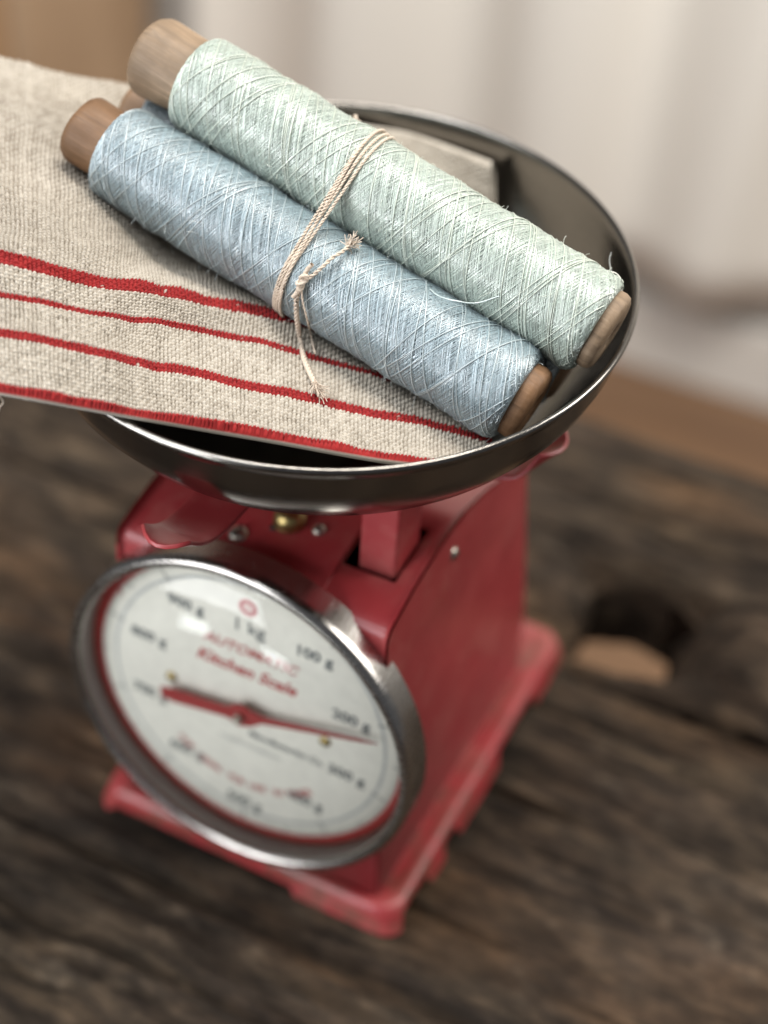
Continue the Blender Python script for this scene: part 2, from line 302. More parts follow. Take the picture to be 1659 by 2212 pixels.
def curtain(name, x0, x1, y0, z0, z1, label, seed, col, amp=.32, folds=9):
    nx = 240; nz = 24; X, Z = np.meshgrid(np.linspace(x0, x1, nx), np.linspace(z0, z1, nz), indexing='ij')
    u = (X-x0)/(x1-x0); r = np.random.default_rng(seed)
    ph = folds*2*np.pi*(u+.04*np.sin(5*u+seed)+.02*lattice(nx, nz, 6, 3, seed)); zz = (Z-z0)/(z1-z0)
    Y = y0+amp*np.sin(ph)*(.55+.6*zz)+.35*lattice(nx, nz, 7, 1, seed+1)+.12*np.sin(2.3*ph+1)*zz
    P = np.stack([X, Y, Z], -1).reshape(-1, 3); idx = np.arange(nx*nz).reshape(nx, nz)
    F = np.stack([idx[:-1, :-1], idx[1:, :-1], idx[1:, 1:], idx[:-1, 1:]], -1).reshape(-1, 4)
    k = NT('curtain_cloth'); k.set(base=col, rough=.9, spec=.2, normal=k.bump(k.noise(60, detail=3), .15, .0008))
    o = mesh_obj(name, P, F, k.m); tag(o, label, 'curtain')
    s = o.modifiers.new('thickness', 'SOLIDIFY'); s.thickness = .03*S; return o
curtain('curtain', -8.6, 6.5, 12.5, FZ+1.6, 9, 'pale cream curtain hanging in soft folds behind the scale', 3, (.84, .80, .73), .45, 6)
cab = thing('wooden_cabinet', 'tan wooden cabinet standing left of the curtain', 'cabinet', (-12.1, 11.2, FZ))
CW = board_mat('cabinet_wood', (.40, .225, .110), (.56, .34, .18), (.9, .9, .22)); CWD = board_mat('cabinet_edge', (.42, .28, .17), (.56, .39, .25), (.9, .9, .3))
slab('side_panel', (-9.55, 9.95, FZ), (-9.25, 12.6, 4.5), CWD, cab, .04); slab('side_panel', (-16.4, 9.95, FZ), (-16.1, 12.6, 4.5), CWD, cab, .04)
slab('back_panel', (-16.1, 12.5, FZ+.3), (-9.55, 12.6, 4.5), CWD, cab)
slab('top_panel', (-16.5, 9.85, 4.502), (-9.15, 12.6, 4.75), CW, cab, .05)
slab('door', (-12.79, 9.87, FZ+.3), (-9.57, 10.1, 4.4), CW, cab, .05); slab('door', (-16.1, 9.87, FZ+.3), (-12.82, 10.1, 4.4), CW, cab, .05)
# ------------------------------------------------------------------ the red scale
scale = thing('kitchen_scale', 'old red enamel kitchen scale with a round white dial', 'scale', (0, .2, 0))
def xw(z): return .557-.024*z
BASEL = 0
# base plate with a stepped skirt whose lower edge is cut out between the feet
def rrect(x0, x1, y0, y1, r, n=10):
    P = []
    for cx, cy, a0 in ((x1-r, y0+r, -90), (x1-r, y1-r, 0), (x0+r, y1-r, 90), (x0+r, y0+r, 180)):
        for i in range(n+1):
            a = math.radians(a0+90*i/n); P.append((cx+r*math.cos(a), cy+r*math.sin(a)))
    out = []
    for i in range(len(P)):
        a = V(P[i]); b = V(P[(i+1) % len(P)]); k = max(1, int(np.linalg.norm(b-a)/.03))
        for q in range(k): out.append(tuple(a+(b-a)*q/k))
    return out
def cut(x, y):
    """height of the skirt's lower edge"""
    if abs(x) > .60:
        if -.56 < y < -.34 or -.20 < y < -.06 or .35 < y < .75: return .068
        return .0
    if y < -.55: return .0 if x > .22 else .022
    return .0 if abs(x) > .3 else .045
outer = rrect(-.67, .67, -.635, 1.13, .09); vs = []; fs = []; nO = len(outer)
ccx, ccy = 0, .2475
def ins(p, d):
    x, y = p; return (x-math.copysign(min(d, abs(x)), x), y-math.copysign(min(d, abs(y-ccy)), y-ccy))
rings = []
for p in outer:
    zb = cut(*p); o_ = .022 if zb == 0 else 0
    q = (p[0]+(math.copysign(o_, p[0]) if abs(p[0]) > .6 else 0), p[1]+(math.copysign(o_, p[1]-ccy) if abs(p[1]-ccy) > .8 else 0))
    i1 = ins(p, .008); i2 = ins(p, .022); i3 = ins(p, .05); i4 = ins(p, .075); i5 = ins(p, .10)
    rings.append([(*ins(p, .02), zb+.004), (*q, zb), (*p, .085), (*i1, .108), (*i2, .118), (*i3, .118), (*i4, .106), (*i5, .106), (*ins(p, .6), .106)])
k_ = len(rings[0]); vs = [v for r in rings for v in r]
for i in range(nO):
    j = (i+1) % nO
    for q in range(k_-1): fs.append((i*k_+q, j*k_+q, j*k_+q+1, i*k_+q+1))
mesh_obj('base_plate', vs, fs, RED, scale, True, 50)
# body: arched top, hollow, with a square opening for the post
PROF = [(-.575, .107), (-.575, 1.46), (-.573, 1.486), (-.564, 1.504), (-.548, 1.516), (-.50, 1.532), (-.388, 1.562), (-.25, 1.585), (-.12, 1.597), (.02, 1.59), (.2, 1.55), (.4, 1.485), (.57, 1.42), (.605, 1.39), (.615, 1.34), (.70, .95), (.80, .45), (.85, .107)]
bm = bmesh.new()
xsf = [-1, -.5, 0, .2505/.52, .4505/.52, 1]
G = []
for (yy, zz) in PROF:
    G.append([bm.verts.new((f*(xw(zz)), yy, zz)) for f in xsf])
iy = [i for i, p in enumerate(PROF) if p[0] in (-.388, -.12)]
for i in range(len(PROF)-1):
    for j in range(len(xsf)-1):
        if iy[0] <= i < iy[1] and j == 3 and PROF[i][1] > 1.4: continue
        bm.faces.new((G[i][j], G[i][j+1], G[i+1][j+1], G[i+1][j]))
bm.faces.new([g[-1] for g in G]); bm.faces.new([g[0] for g in G][::-1])
body = from_bm('body', bm, RED, scale, True, 28); bevel(body, .018, 3, 50)
s_ = body.modifiers.new('sheet', 'SOLIDIFY'); s_.thickness = .010*S; s_.offset = -1
# side edge beads (folded sheet seam)
def zt(y):
    for (a, b) in zip(PROF[1:-2], PROF[2:-1]):
        if a[0] <= y <= b[0] and b[0] > a[0]: return a[1]+(b[1]-a[1])*(y-a[0])/(b[0]-a[0])
    return 1.4
# raised plate on the left of the top
def patch(name, xa, xb, ya, yb, lift, parent, mat, n=14):
    vs = []; fs = []
    for i in range(n+1):
        yy = ya+(yb-ya)*i/n
        for x_, dz in ((xa, 0), (xa+.004, lift), (xb-.004, lift), (xb, 0)): vs.append((x_, yy, zt(yy)+dz))
    for i in range(n):
        for q in range(3): fs.append((i*4+q, i*4+q+1, i*4+q+5, i*4+q+4))
    fs += [(0, 1, 2, 3), tuple(n*4+q for q in (3, 2, 1, 0))]
    return mesh_obj(name, vs, fs, mat, parent, True, 30)
patch('top_plate', -.47, .2465, -.545, .30, .012, scale, RED)
def dome_screw(loc, nrm, r, mat, name='screw', parent=None, slot=True):
    n = 24; prof = [(0, r*.55), (r*.5, r*.48), (r*.85, r*.25), (r, 0), (r, -r*.3)]
    vs, fs = lathe(prof[::-1], n, loc, nrm)
    if slot:
        x, y, d = frame(nrm); o = V(loc); b = len(vs)
        for sx in (-1, 1):
            for sy in (-1, 1):
                for sz in (.30, .58): vs.append(o+x*sx*r*.75+y*sy*r*.10+d*r*sz)
    o = mesh_obj(name, vs, fs, mat, parent or scale, True, 40)
    if slot:
        bm = bmesh.new(); x, y, d = frame(nrm); M = Matrix((x, y, d)).transposed(); c = V(loc)+d*r*.44
        box(bm, tuple(c), (r*1.5, r*.2, r*.3), M); from_bm('screw_slot', bm, DARK, o, False, None)
    return o
dome_screw((-.13, -.435, 1.562), (0, -.15, 1), .036, SCREW)
vs, fs = lathe([(0, .06), (.03, .06), (.048, .045), (.052, .03), (.056, .028), (.056, .0)][::-1], 32, (.007, -.32, 1.585), (0, 0, 1)); mesh_obj('brass_nut', vs, fs, BRASS, scale, True, 40)
dome_screw((.115, -.305, 1.592), (0, 0, 1), .024, SCREW)
dome_screw((-.03, -.36, 1.580), (0, -.1, 1), .016, DARK, 'screw', None, False)
dome_screw((.527, -.075, 1.485), (1, 0, 0), .030, SCREW)
vs, fs = lathe([(.0, .002), (.024, .002), (.03, .006), (.034, .0)][::-1], 24, (-.4156+.06, -.30, 1.578), (0, 0, 1)); mesh_obj('vent_hole', vs, fs, DARK, scale)
# post that carries the pan
bm = bmesh.new(); box(bm, (.366, -.262, 1.60), (.142, .19, .64)); o = from_bm('post', bm, RED, scale, True, 30); bevel(o, .014, 3)
bm = bmesh.new(); box(bm, (-.366, .262, 1.66), (.142, .19, .52)); o = from_bm('post', bm, RED, scale, True, 30); bevel(o, .014, 3)
bm = bmesh.new(); box(bm, (0, 0, 1.90), (.92, .80, .035)); o = from_bm('pan_support', bm, RED, scale, True, 30); bevel(o, .01, 2)
# four curved arms of the support
def arm(dx, dy, w, name='support_arm', out=.97, zt_=1.985, side=0.0):
    P = catmull([(.40, 1.885), (out*.64, 1.86), (out*.76, 1.855), (out*.86, 1.87), (out*.93, 1.90), (out, zt_)], 6)
    vs = []; fs = []; px, py = -dy, dx; n = len(P); W = 6
    for i, (r, z) in enumerate(P):
        f = i/(n-1); hw = w*(1.15-.15*f)
        for q in range(W+1):
            t = -1+2*q/W; rr = r+(.055*(1-t*t) if f > .8 else 0)*(f-.8)/.2
            vs.append((dx*rr+px*(hw*t+side), dy*rr+py*(hw*t+side), z+.008*t*t))
    for i in range(n-1):
        for q in range(W): a = i*(W+1)+q; fs.append((a, a+1, a+W+2, a+W+1))
    o = mesh_obj(name, vs, fs, RED, scale, True); s = o.modifiers.new('sheet', 'SOLIDIFY'); s.thickness = .014*S; s.offset = 0; bevel(o, .003, 2, 60); return o
arm(0, -1, .085, out=.935, zt_=1.955, side=-.085); arm(1, 0, .10, out=.78, zt_=2.01, side=.04); arm(0, 1, .085); arm(-1, 0, .12, out=.9)
# dial
DZ = .9227
bez = [(.60, .572), (.702, .572), (.702, .600), (.7035, .66), (.703, .685), (.698, .700), (.688, .708), (.676, .708), (.664, .703), (.659, .692), (.658, .680), (.671, .676), (.674, .60), (.60, .598)]
vs, fs = lathe([(r, h) for r, h in bez], 160, (0, 0, DZ), (0, -1, 0)); mesh_obj('dial_bezel', vs, fs, CHROME, scale, True, 50)
vs, fs = lathe([(.6712, .603), (.667, .603), (.667, .674), (.6712, .674)], 128, (0, 0, DZ), (0, -1, 0))
DS = (vs, fs)
FACE = plain('dial_enamel', (.73, .73, .655), .35); DRED = plain('dial_red', (.40, .06, .06), .5); NEEDLE = plain('pointer_red', (.27, .025, .025), .4); SPACER = plain('dial_spacer', (.36, .32, .31), .5); DBLK = plain('dial_black', (.14, .155, .155), .5); DGRY = plain('dial_grey', (.46, .48, .46), .5)
vs, fs = lathe([(0, .602), (.671, .602), (.671, .5985), (0, .5985)][::-1], 128, (0, 0, DZ), (0, -1, 0)); face = mesh_obj('dial_face', vs, fs, FACE, scale, True, 40)
mesh_obj('dial_spacer', DS[0], DS[1], SPACER, scale)
def band(name, r0, r1, h, mat, n=128):
    vs, fs = lathe([(r0, h-.002), (r0, h), (r1, h), (r1, h-.002)], n, (0, 0, DZ), (0, -1, 0)); return mesh_obj(name, vs, fs, mat, face, False)
band('red_ring', .620, .662, .6035, plain('dial_red_ring', (.50, .045, .045), .5)); band('scale_ring', .552, .566, .603, DGRY)
vs = []; fs = []
for i in range(200):
    a = 2*math.pi*i/200; L = .575 if i % 20 == 0 else (.59 if i % 10 == 0 else .602); w = .0028 if i % 10 == 0 else .0016
    if i % 20 == 0: L = .545
    ux, uz = math.sin(a), math.cos(a); px, pz = uz, -ux; b = len(vs)
    for r, s2 in ((L, -1), (L, 1), (.618, 1), (.618, -1)): vs.append((ux*r+px*w*s2, -.6034, DZ+uz*r+pz*w*s2))
    fs.append((b, b+1, b+2, b+3))
o = mesh_obj('graduation_marks', vs, fs, DBLK, face, False); o['kind'] = 'stuff'
def text(name, s, x, z, size, mat, shear=0.0, rot=0.0, weight=0.0, sx=1.0, parent=None):
    cu = bpy.data.curves.new(name, 'FONT'); cu.body = s; cu.size = size; cu.align_x = 'CENTER'; cu.align_y = 'CENTER'; cu.shear = shear; cu.offset = weight; cu.extrude = 0.0003; cu.resolution_u = 3
    t = bpy.data.objects.new(name, cu); C.objects.link(t); dg = bpy.context.evaluated_depsgraph_get(); me = bpy.data.meshes.new_from_object(t.evaluated_get(dg)); bpy.data.objects.remove(t)
    P = [(v.co.x*sx, v.co.y, v.co.z) for v in me.vertices]; F = [tuple(p.vertices) for p in me.polygons]; bpy.data.meshes.remove(me)
    c, s_ = math.cos(rot), math.sin(rot)
    P = [(x+p[0]*c-p[1]*s_, -.6036-p[2], DZ+z+p[0]*s_+p[1]*c) for p in P]
    return mesh_obj(name, P, F, mat, parent or face, False)
for i, s_ in enumerate(['1 kg', '100 g', '200 g', '300 g', '400 g', '500 g', '600 g', '700 g', '800 g', '900 g']):
    a = math.radians(36*i); r = .455
    if i == 0: text('numeral', s_, 0, .375, .078, DBLK, 0, 0, .001, 1.0)
    else: text('numeral', s_, r*math.sin(a)*.96, r*math.cos(a)*1.0-(.06 if i == 5 else 0), .064, DBLK, 0, 0, .002, 1.05)
vs, fs = lathe([(.018, .602), (.018, .604), (.036, .604), (.036, .602)], 24, (-.005, 0, DZ+.468), (0, -1, 0)); mesh_obj('emblem', vs, fs, DRED, face, False)
vs, fs = lathe([(0, .6045), (.011, .6045), (.011, .602)][::-1], 3, (-.005, 0, DZ+.468), (0, -1, 0)); mesh_obj('emblem', vs, fs, DRED, face, False)
text('lettering', 'AUTOMATIC', .005, .262, .062, DRED, .35, 0, .001, 1.05); text('lettering', 'Kitchen Scale', -.01, .165, .075, DRED, .35, 0, .002, 1.0)
text('lettering', 'Manufacturing Co.', .165, -.135, .042, DBLK, .3, 0, .001, 1.0); text('lettering', 'MADE IN JAPAN', .02, -.205, .030, DGRY, 0, 0, 0, 1.2)
arc = 'NOT LEGAL FOR USE IN TRADE'
for i, ch in enumerate(arc):
    if ch == ' ': continue
    a = math.radians(-41+82*i/(len(arc)-1)); text('lettering', ch, .415*math.sin(a), -.415*math.cos(a)+.0, .042, DRED, 0, a, .001)
# pointer
def poly_extrude(P, y0, y1):
    n = len(P); vs = [(x, y0, z) for x, z in P]+[(x, y1, z) for x, z in P]; fs = [tuple(range(n)), tuple(range(2*n-1, n-1, -1))]
    for i in range(n): j = (i+1) % n; fs.append((j, i, i+n, j+n))
    return vs, fs
ang = math.atan2(.135+.018, .565); ca, sa = math.cos(ang), math.sin(ang)
loc = [(.565, 0), (.50, .006), (.10, .016), (.052, .034), (.026, .052), (-.0, .054), (-.05, .026), (-.30, .032), (-.345, .026), (-.350, -.020), (-.30, -.030), (-.06, -.024), (-.02, -.048), (.03, -.044), (.09, -.016), (.50, -.006)]
loc = [(a*1.0, b) for a, b in loc]
# the arm reads a little above the 200 g mark: slight bend between tail and tip
P = [(a*ca-b*sa, DZ-.015+(a*sa+b*ca) if a > 0 else DZ-.015+a*.14+b) for a, b in loc]
vs, fs = poly_extrude(P, -.650, -.644); ptr = mesh_obj('pointer', vs, fs, NEEDLE, scale, False)
vs, fs = lathe([(0, .680), (.012, .679), (.018, .672), (.018, .604)][::-1], 24, (0, 0, DZ-.015), (0, -1, 0)); mesh_obj('hub', vs, fs, SCREW, ptr, True, 40)
for x_ in (-.318, .323): dome_screw((x_, -.602, DZ-.015), (0, -1, 0), .024, BRASS, 'rivet')
# glass
k = NT('dial_glass'); tr = k.n('ShaderNodeBsdfTransparent'); gl = k.n('ShaderNodeBsdfGlossy'); gl.inputs['Roughness'].default_value = .03
fr = k.n('ShaderNodeFresnel'); fr.inputs['IOR'].default_value = 1.45; mx = k.n('ShaderNodeMixShader'); k.l(fr.outputs[0], mx.inputs[0]); k.l(tr.outputs[0], mx.inputs[1]); k.l(gl.outputs[0], mx.inputs[2]); k.l(mx.outputs[0], k.out.inputs[0])
k.l(k.bump(k.noise(6, detail=1), .10, .001), gl.inputs['Normal'])
vs, fs = lathe([(.657, .684)]+[(.657*math.cos(math.radians(a)), .684+.118*math.sin(math.radians(a))) for a in range(8, 90, 6)]+[(.0005, .802)], 96, (0, 0, DZ), (0, -1, 0)); mesh_obj('dial_glass', vs, fs, k.m, scale)
# the whole dial leans back a little
ROT = Matrix.Translation(Vector((0, -.60, DZ))*S-scale.location) @ Matrix.Rotation(math.radians(-2.6), 4, 'X') @ Matrix.Translation(scale.location-Vector((0, -.60, DZ))*S)
for o in [o for o in C.objects if o.name.split('.')[0] in ('dial_bezel', 'dial_face', 'dial_spacer', 'red_ring', 'scale_ring', 'graduation_marks', 'numeral', 'emblem', 'lettering', 'pointer', 'hub', 'rivet', 'dial_glass') or (o.name.startswith('screw_slot') and o.parent.name.startswith('rivet'))]: o.data.transform(ROT)
# ------------------------------------------------------------------ the pan
PD = 1.12
PC = V((-.0352, .0013, 2.4509)); nrm = V((.0193, -.0775, 1)); nrm /= np.linalg.norm(nrm)
prof = [(.0, -.362), (.40, -.362), (.68, -.358), (.735, -.348), (.79, -.318), (.86, -.258), (.925, -.180), (.958, -.11), (.974, -.045), (.978, -.018), (.984, .002), (.992, .008), (1.0, .004), (1.004, -.006), (1.0, -.018), (.992, -.026), (.985, -.046), (.970, -.112), (.937, -.184), (.872, -.266), (.800, -.328), (.741, -.360), (.68, -.370), (.40, -.374), (.0, -.374)]
pr2 = [prof[0]]
for a, b in zip(prof[:-1], prof[1:]):
    pr2.append(tuple((V(a)+V(b))/2)) if np.linalg.norm(V(a)-V(b)) > .04 else None; pr2.append(b)
vs, fs = lathe([(r, h*PD if h < -.05 else h) for r, h in prof], 256, PC, nrm)
pan = mesh_obj('weighing_pan', vs, fs, STEEL); tag(pan, 'round shallow stainless steel pan on top of the red scale', 'pan')
# ------------------------------------------------------------------ linen cloth, woven yarn by yarn
net = V(BK['net']); nb = V(BK['nb']); nR, nC = net.shape[:2]
def cr1(P, t, u):
    """Catmull-Rom along axis 0 with knots t at parameters u (non-uniform, clamped)"""
    i = np.clip(np.searchsorted(t, u, 'right')-1, 0, len(t)-2); h = (t[i+1]-t[i]); f = (u-t[i])/h
    T = np.gradient(P, t, axis=0); f = f.reshape(-1, *([1]*(P.ndim-1))); hh = h.reshape(f.shape)
    return (2*f**3-3*f**2+1)*P[i]+(f**3-2*f**2+f)*hh*T[i]+(-2*f**3+3*f**2)*P[i+1]+(f**3-f**2)*hh*T[i+1]
def surf(b, a): return np.swapaxes(cr1(np.swapaxes(cr1(net, nb, b), 0, 1), np.arange(nC, dtype=float), a), 0, 1)
bs = np.linspace(0, 1, 200); as_ = np.linspace(0, nC-1, 300); G0 = surf(bs, as_)
Lb = np.concatenate([[0], np.cumsum(np.linalg.norm(np.diff(G0, axis=0), axis=2)[:, 60:].mean(1))]); La = np.concatenate([[0], np.cumsum(np.linalg.norm(np.diff(G0, axis=1), axis=2).mean(0))])
SPB = .0122; SPA = .0140; q = 5
nB = int(Lb[-1]/SPB*q); nA = int(La[-1]/SPA*q)
lb = np.linspace(0, Lb[-1], nB); la = np.linspace(0, La[-1], nA)
bb = np.interp(lb, Lb, bs); aa = np.interp(la, La, as_)
SF = surf(bb, aa)
def field(sx, sy, seed): return lattice(nB, nA, sx, sy, seed)
# gentle creases and waviness
tb = np.gradient(SF, axis=0); ta = np.gradient(SF, axis=1); NN = np.cross(ta, tb); NN /= np.linalg.norm(NN, axis=2)[..., None]+1e-12
if NN[nB//2, nA//2, 2] < 0: NN = -NN
vv = lb[:, None]/SPB+.55*field(10, 22, 1)+.25*field(30, 60, 2); uu = la[None, :]/SPA+.7*field(14, 20, 3)+.3*field(50, 60, 4)
i_ = np.floor(uu).astype(int); j_ = np.floor(vv).astype(int); fu = uu-i_-.5; fv = vv-j_-.5
ra = rng.random(4000); rb = rng.random(4000)
wa = .86+.22*(ra[j_ % 4000]-.5)+.40*field(160, 90, 5); wb = .86+.22*(rb[i_ % 4000]-.5)+.40*field(90, 160, 6)   # yarn thickness
pl = np.sqrt(np.clip(1-(2*fv/np.clip(wa, .62, 1.1))**2, 0, 1)); pw = np.sqrt(np.clip(1-(2*fu/np.clip(wb, .62, 1.1))**2, 0, 1))
ph = np.cos(np.pi*(uu-.5+j_)); pv = -np.cos(np.pi*(vv-.5+i_))
hl = .9*ph+1.1*pl*wa-1.3*(pl <= 0); hw = .9*pv+1.1*pw*wb-1.3*(pw <= 0)+.45
top = hl > hw; H = np.maximum(hl, hw)
amp = .0075
SF2 = SF+NN*(H*amp+.030*field(7, 13, 8)+.012*field(20, 34, 9))[..., None]
# colour by yarn
bn = (bb[:, None]+0*la[None, :])
jw = np.interp((j_+.5)*SPB, lb, bb)            # b of the yarn, so stripe edges step with the weave
cream = V((.46, .415, .35)); taupe = V((.25, .21, .165)); pale = V((.57, .525, .455))
tone = np.clip(.25+ra[(j_*7) % 4000]*.25+rb[(i_*5) % 4000]*.25+.7*field(120, 200, 10)+.35*(rng.random(65536)[((i_*7919) ^ (j_*104729)) % 65536]-.5), 0, 1)[..., None]
natural = (np.clip((jw-.27)/.10, 0, 1)*(1-.75*np.clip((jw-.86)/.06, 0, 1)))[..., None]
col = cream*(1-tone)+pale*tone
nat = (taupe*(1-tone)+cream*tone)
mixn = natural*np.where(top, 1.0, .35)[..., None]+(1-natural)*np.where(top, .75, .0)[..., None]
col = col*(1-mixn)+nat*mixn
red = V((.24, .010, .011)); red2 = V((.33, .018, .017)); st = np.zeros(jw.shape, bool)
for c0, hw_ in ((.003, .0075), (.10, .0095), (.17, .0060), (.25, .0135)): st |= np.abs(jw-c0) < hw_
fleck = (~top) & (rng.random(65536)[((i_*7919) ^ (j_*104729)) % 65536] < .014) & (jw > .05)
rc = red*(1-tone)+red2*tone
col = np.where((st & ~fleck)[..., None], rc, col)
rows = [SF2]; crow = [col]
# hem turned under along the near and far edges
def hem(edge, inward, nrm_, c, sgn):
    rc_ = red2 if sgn > 0 else cream
    out = []; cc = []; r = .015 if sgn > 0 else .024
    for t in np.linspace(.25, 1, 6): a = math.pi*t; out.append(edge-inward*(r*math.sin(a))+nrm_*(-r+r*math.cos(a))); cc.append(c*0+(rc_ if t < .35 else cream))
    for t in (.03, .08, .16): out.append(edge+inward*t-nrm_*(2*r+.01)); cc.append(c*0+cream)
    return out, cc
e0 = SF[0]; inn = SF[12]-SF[0]; inn /= np.linalg.norm(inn, axis=1)[:, None]
h0, c0 = hem(e0, inn, NN[2], col[3], 1)
e1 = SF[-1]; inn = SF[-12]-SF[-1]; inn /= np.linalg.norm(inn, axis=1)[:, None]; h1, c1 = hem(e1, inn, NN[-3], col[-3], -1)
ALL = np.concatenate([np.array(h0[::-1]), SF2, np.array(h1)]); ALC = np.concatenate([np.array(c0[::-1]), col, np.array(c1)])
nr, nc = ALL.shape[:2]; idx = np.arange(nr*nc).reshape(nr, nc)
F = np.stack([idx[:-1, :-1], idx[:-1, 1:], idx[1:, 1:], idx[1:, :-1]], -1).reshape(-1, 4)
cloth = mesh_obj('linen_cloth', ALL.reshape(-1, 3), F, LINEN, None, True, None, ALC.reshape(-1, 3)); tag(cloth, 'folded natural linen towel with four red stripes lying in the steel pan', 'linen cloth')
pth = []; 
for a_, L in ((.405, .10), (.445, .08), (.40, .02), (.47, .03), (.52, .02), (.58, .03), (.64, .02), (.36, .03)):
    p = e0[int(a_*nA)]-V((0, 0, .02)); pts_ = [p, p+V((.01, .01, -L*.4)), p+V((-.012, .02, -L*.8)), p+V((-.03, .03, -L*1.2))]; pth.append(catmull(pts_, 5))
v_, f_, _ = tubes(pth, .0022, 4); o = mesh_obj('frayed_yarn', v_, f_, STRING, cloth)
# ------------------------------------------------------------------ bobbins
def smooth_noise(n, k, seed): return np.interp(np.linspace(0, k, n), np.arange(k+1), np.random.default_rng(seed).random(k+1)-.5)
def bobbin(key, label, wcol, tcols, wr, R0, seed, dense=1.0):
    w0, t0, t1, w1 = [V(p) for p in BK['bob'][key]]; A = w1-w0; L = np.linalg.norm(A); A /= L; X, Y, _ = frame(A)
    s0 = (t0-w0)@A; s1 = (t1-w0)@A
    root = thing('thread_bobbin', label, 'bobbin', tuple(w0), 'bobbins of silk thread tied in a bundle')
    wm = bobbin_wood('bobbin_wood', wcol[0], wcol[1], A)
    rl, rr = wr
    pf = [(.030, .045), (.034, .006), (.05, 0), (rl*.80, -.003), (rl*.93, .004), (rl*.985, .016), (rl, .032), (rl*.985, .08), (rl*.95, .16)]+[((rl*(1-t)+rr*t)*.93, .16+(L-.32)*t) for t in np.linspace(.1, .9, 5)]+[(rr*.95, L-.16), (rr*.98, L-.07), (rr, L-.025), (rr*.96, L-.008), (rr*.85, L), (.05, L+.002), (.034, L-.006), (.03, L-.045)]
    vs, fs = lathe(pf, 64, w0, A); r_ = np.random.default_rng(seed)
    ph_ = r_.random(6)*6.28; vs = [v+(r_.random(3)-.5)*.0016+(v-w0-A*((v-w0)@A))*.035*math.sin(3*math.atan2((v-w0)@X, (v-w0)@Y)+ph_[0]+9*((v-w0)@A)) for v in vs]
    mesh_obj('wooden_core', vs, fs, wm, root, True, 60)
    n = 160; prng = smooth_noise(n, 20, seed)*.009
    def Rad(s):
        f = (s-s0)/(s1-s0); e = np.minimum(f, 1-f)*(s1-s0); base_ = R0*(1-.16*np.clip(1-e/.035, 0, 1)**2.2)
        return base_+np.interp(f, np.linspace(0, 1, n), prng)-.001
    ss = np.linspace(s0+.001, s1-.001, 120); vs, fs = lathe([(wr[0]*.8, s0+.004)]+[(float(Rad(s))-.003, float(s)) for s in ss]+[(wr[1]*.8, s1-.004)], 72, w0, A)
    vv_ = np.array(vs); core_col = np.broadcast_to(V(tcols[0])*.62, (len(vs), 3))
    paths = []; rad = []; cols = []
    pitch = .44; ns = int(165*dense); T = s1-s0
    for layer in range(2):
        for sgn in (1, -1):
            for i in range(ns):
                th0 = 2*np.pi*(i+r_.random()*.9)/ns; pt = pitch*(1+.10*(r_.random()-.5)); turns = T/pt; m_ = int(turns*30)
                s = np.linspace(s0+.002+.006*r_.random(), s1-.002-.006*r_.random(), m_); f = (s-s0)/T
                wob = .04*np.sin(f*9+r_.random()*6)+.03*smooth_noise(m_, 14, int(r_.integers(1e9)))
                th = th0+sgn*2*np.pi*(f*turns)+wob
                rr_ = Rad(s)+(.0004 if layer == 0 else .0022)+.0022*smooth_noise(m_, 10, int(r_.integers(1e9)))
                paths.append(w0+A*s[:, None]+rr_[:, None]*(X*np.cos(th)[:, None]+Y*np.sin(th)[:, None]))
                rad.append(.0014+.0006*r_.random()); t = r_.random(); c = V(tcols[0])*(1-t)+V(tcols[1])*t
                cols.append(c*(.60+.52*r_.random()))
    for i in range(int(16*dense)):
        th0 = 2*np.pi*r_.random(); sg = r_.choice((-1, 1)); turns = T/(pitch*(.8+.5*r_.random())); m_ = int(turns*36); s = np.linspace(s0+.01, s1-.01, m_); f = (s-s0)/T
        th = th0+sg*2*np.pi*f*turns+.10*np.sin(f*7+r_.random()*6); rr_ = Rad(s)+.0052+.002*smooth_noise(m_, 12, int(r_.integers(1e9)))
        paths.append(w0+A*s[:, None]+rr_[:, None]*(X*np.cos(th)[:, None]+Y*np.sin(th)[:, None])); rad.append(.0018); cols.append((V(tcols[2])*.6+V(tcols[1])*.4)*(.9+.15*r_.random()))
    v_, f_, c_ = tubes(paths, rad, 3, cols)
    F0 = np.array(fs); F_ = np.concatenate([f_, F0+len(v_)]); o = mesh_obj('thread_winding', np.concatenate([v_, vv_]), F_, THREAD, root, True, None, np.concatenate([c_, core_col])); o['kind'] = 'stuff'
    # loose fuzz
    hp = []; hc = []
    for i in range(int(300*dense)):
        s = s0+T*r_.random(); th = 2*np.pi*r_.random(); d = X*math.cos(th)+Y*math.sin(th); tng = np.cross(A, d); p = w0+A*s+d*(Rad(s)+.002)
        l = .012+.03*r_.random()**2; k1 = (r_.random(3)-.5); e = d*(.25+.7*r_.random())+tng*(r_.random()-.5)*2+A*(r_.random()-.5)*1.5; e /= np.linalg.norm(e)
        hp.append(catmull([p, p+e*l*.5+k1*l*.2, p+e*l*.8+k1*l*.7-V((0, 0, l*.2))], 3)); hc.append(V(tcols[2]))
    v_, f_, c_ = tubes(hp, .0007, 3, hc); o = mesh_obj('fuzz', v_, f_, THREAD, root, True, None, c_); o['kind'] = 'stuff'
    return root, w0, A, X, Y
GRN = [(.45, .56, .49), (.58, .68, .59), (.76, .82, .70)]; BLU = [(.26, .38, .43), (.38, .50, .56), (.62, .71, .72)]
g = bobbin('green', 'bobbin wound with pale mint green thread, upper one of the tied bundle', ((.32, .225, .145), (.47, .355, .245)), GRN, (.132, .128), .1570, 11)
b = bobbin('blue', 'bobbin wound with pale sky blue thread, nearest the red stripes', ((.23, .125, .062), (.35, .215, .12)), BLU, (.116, .122), .156, 22)
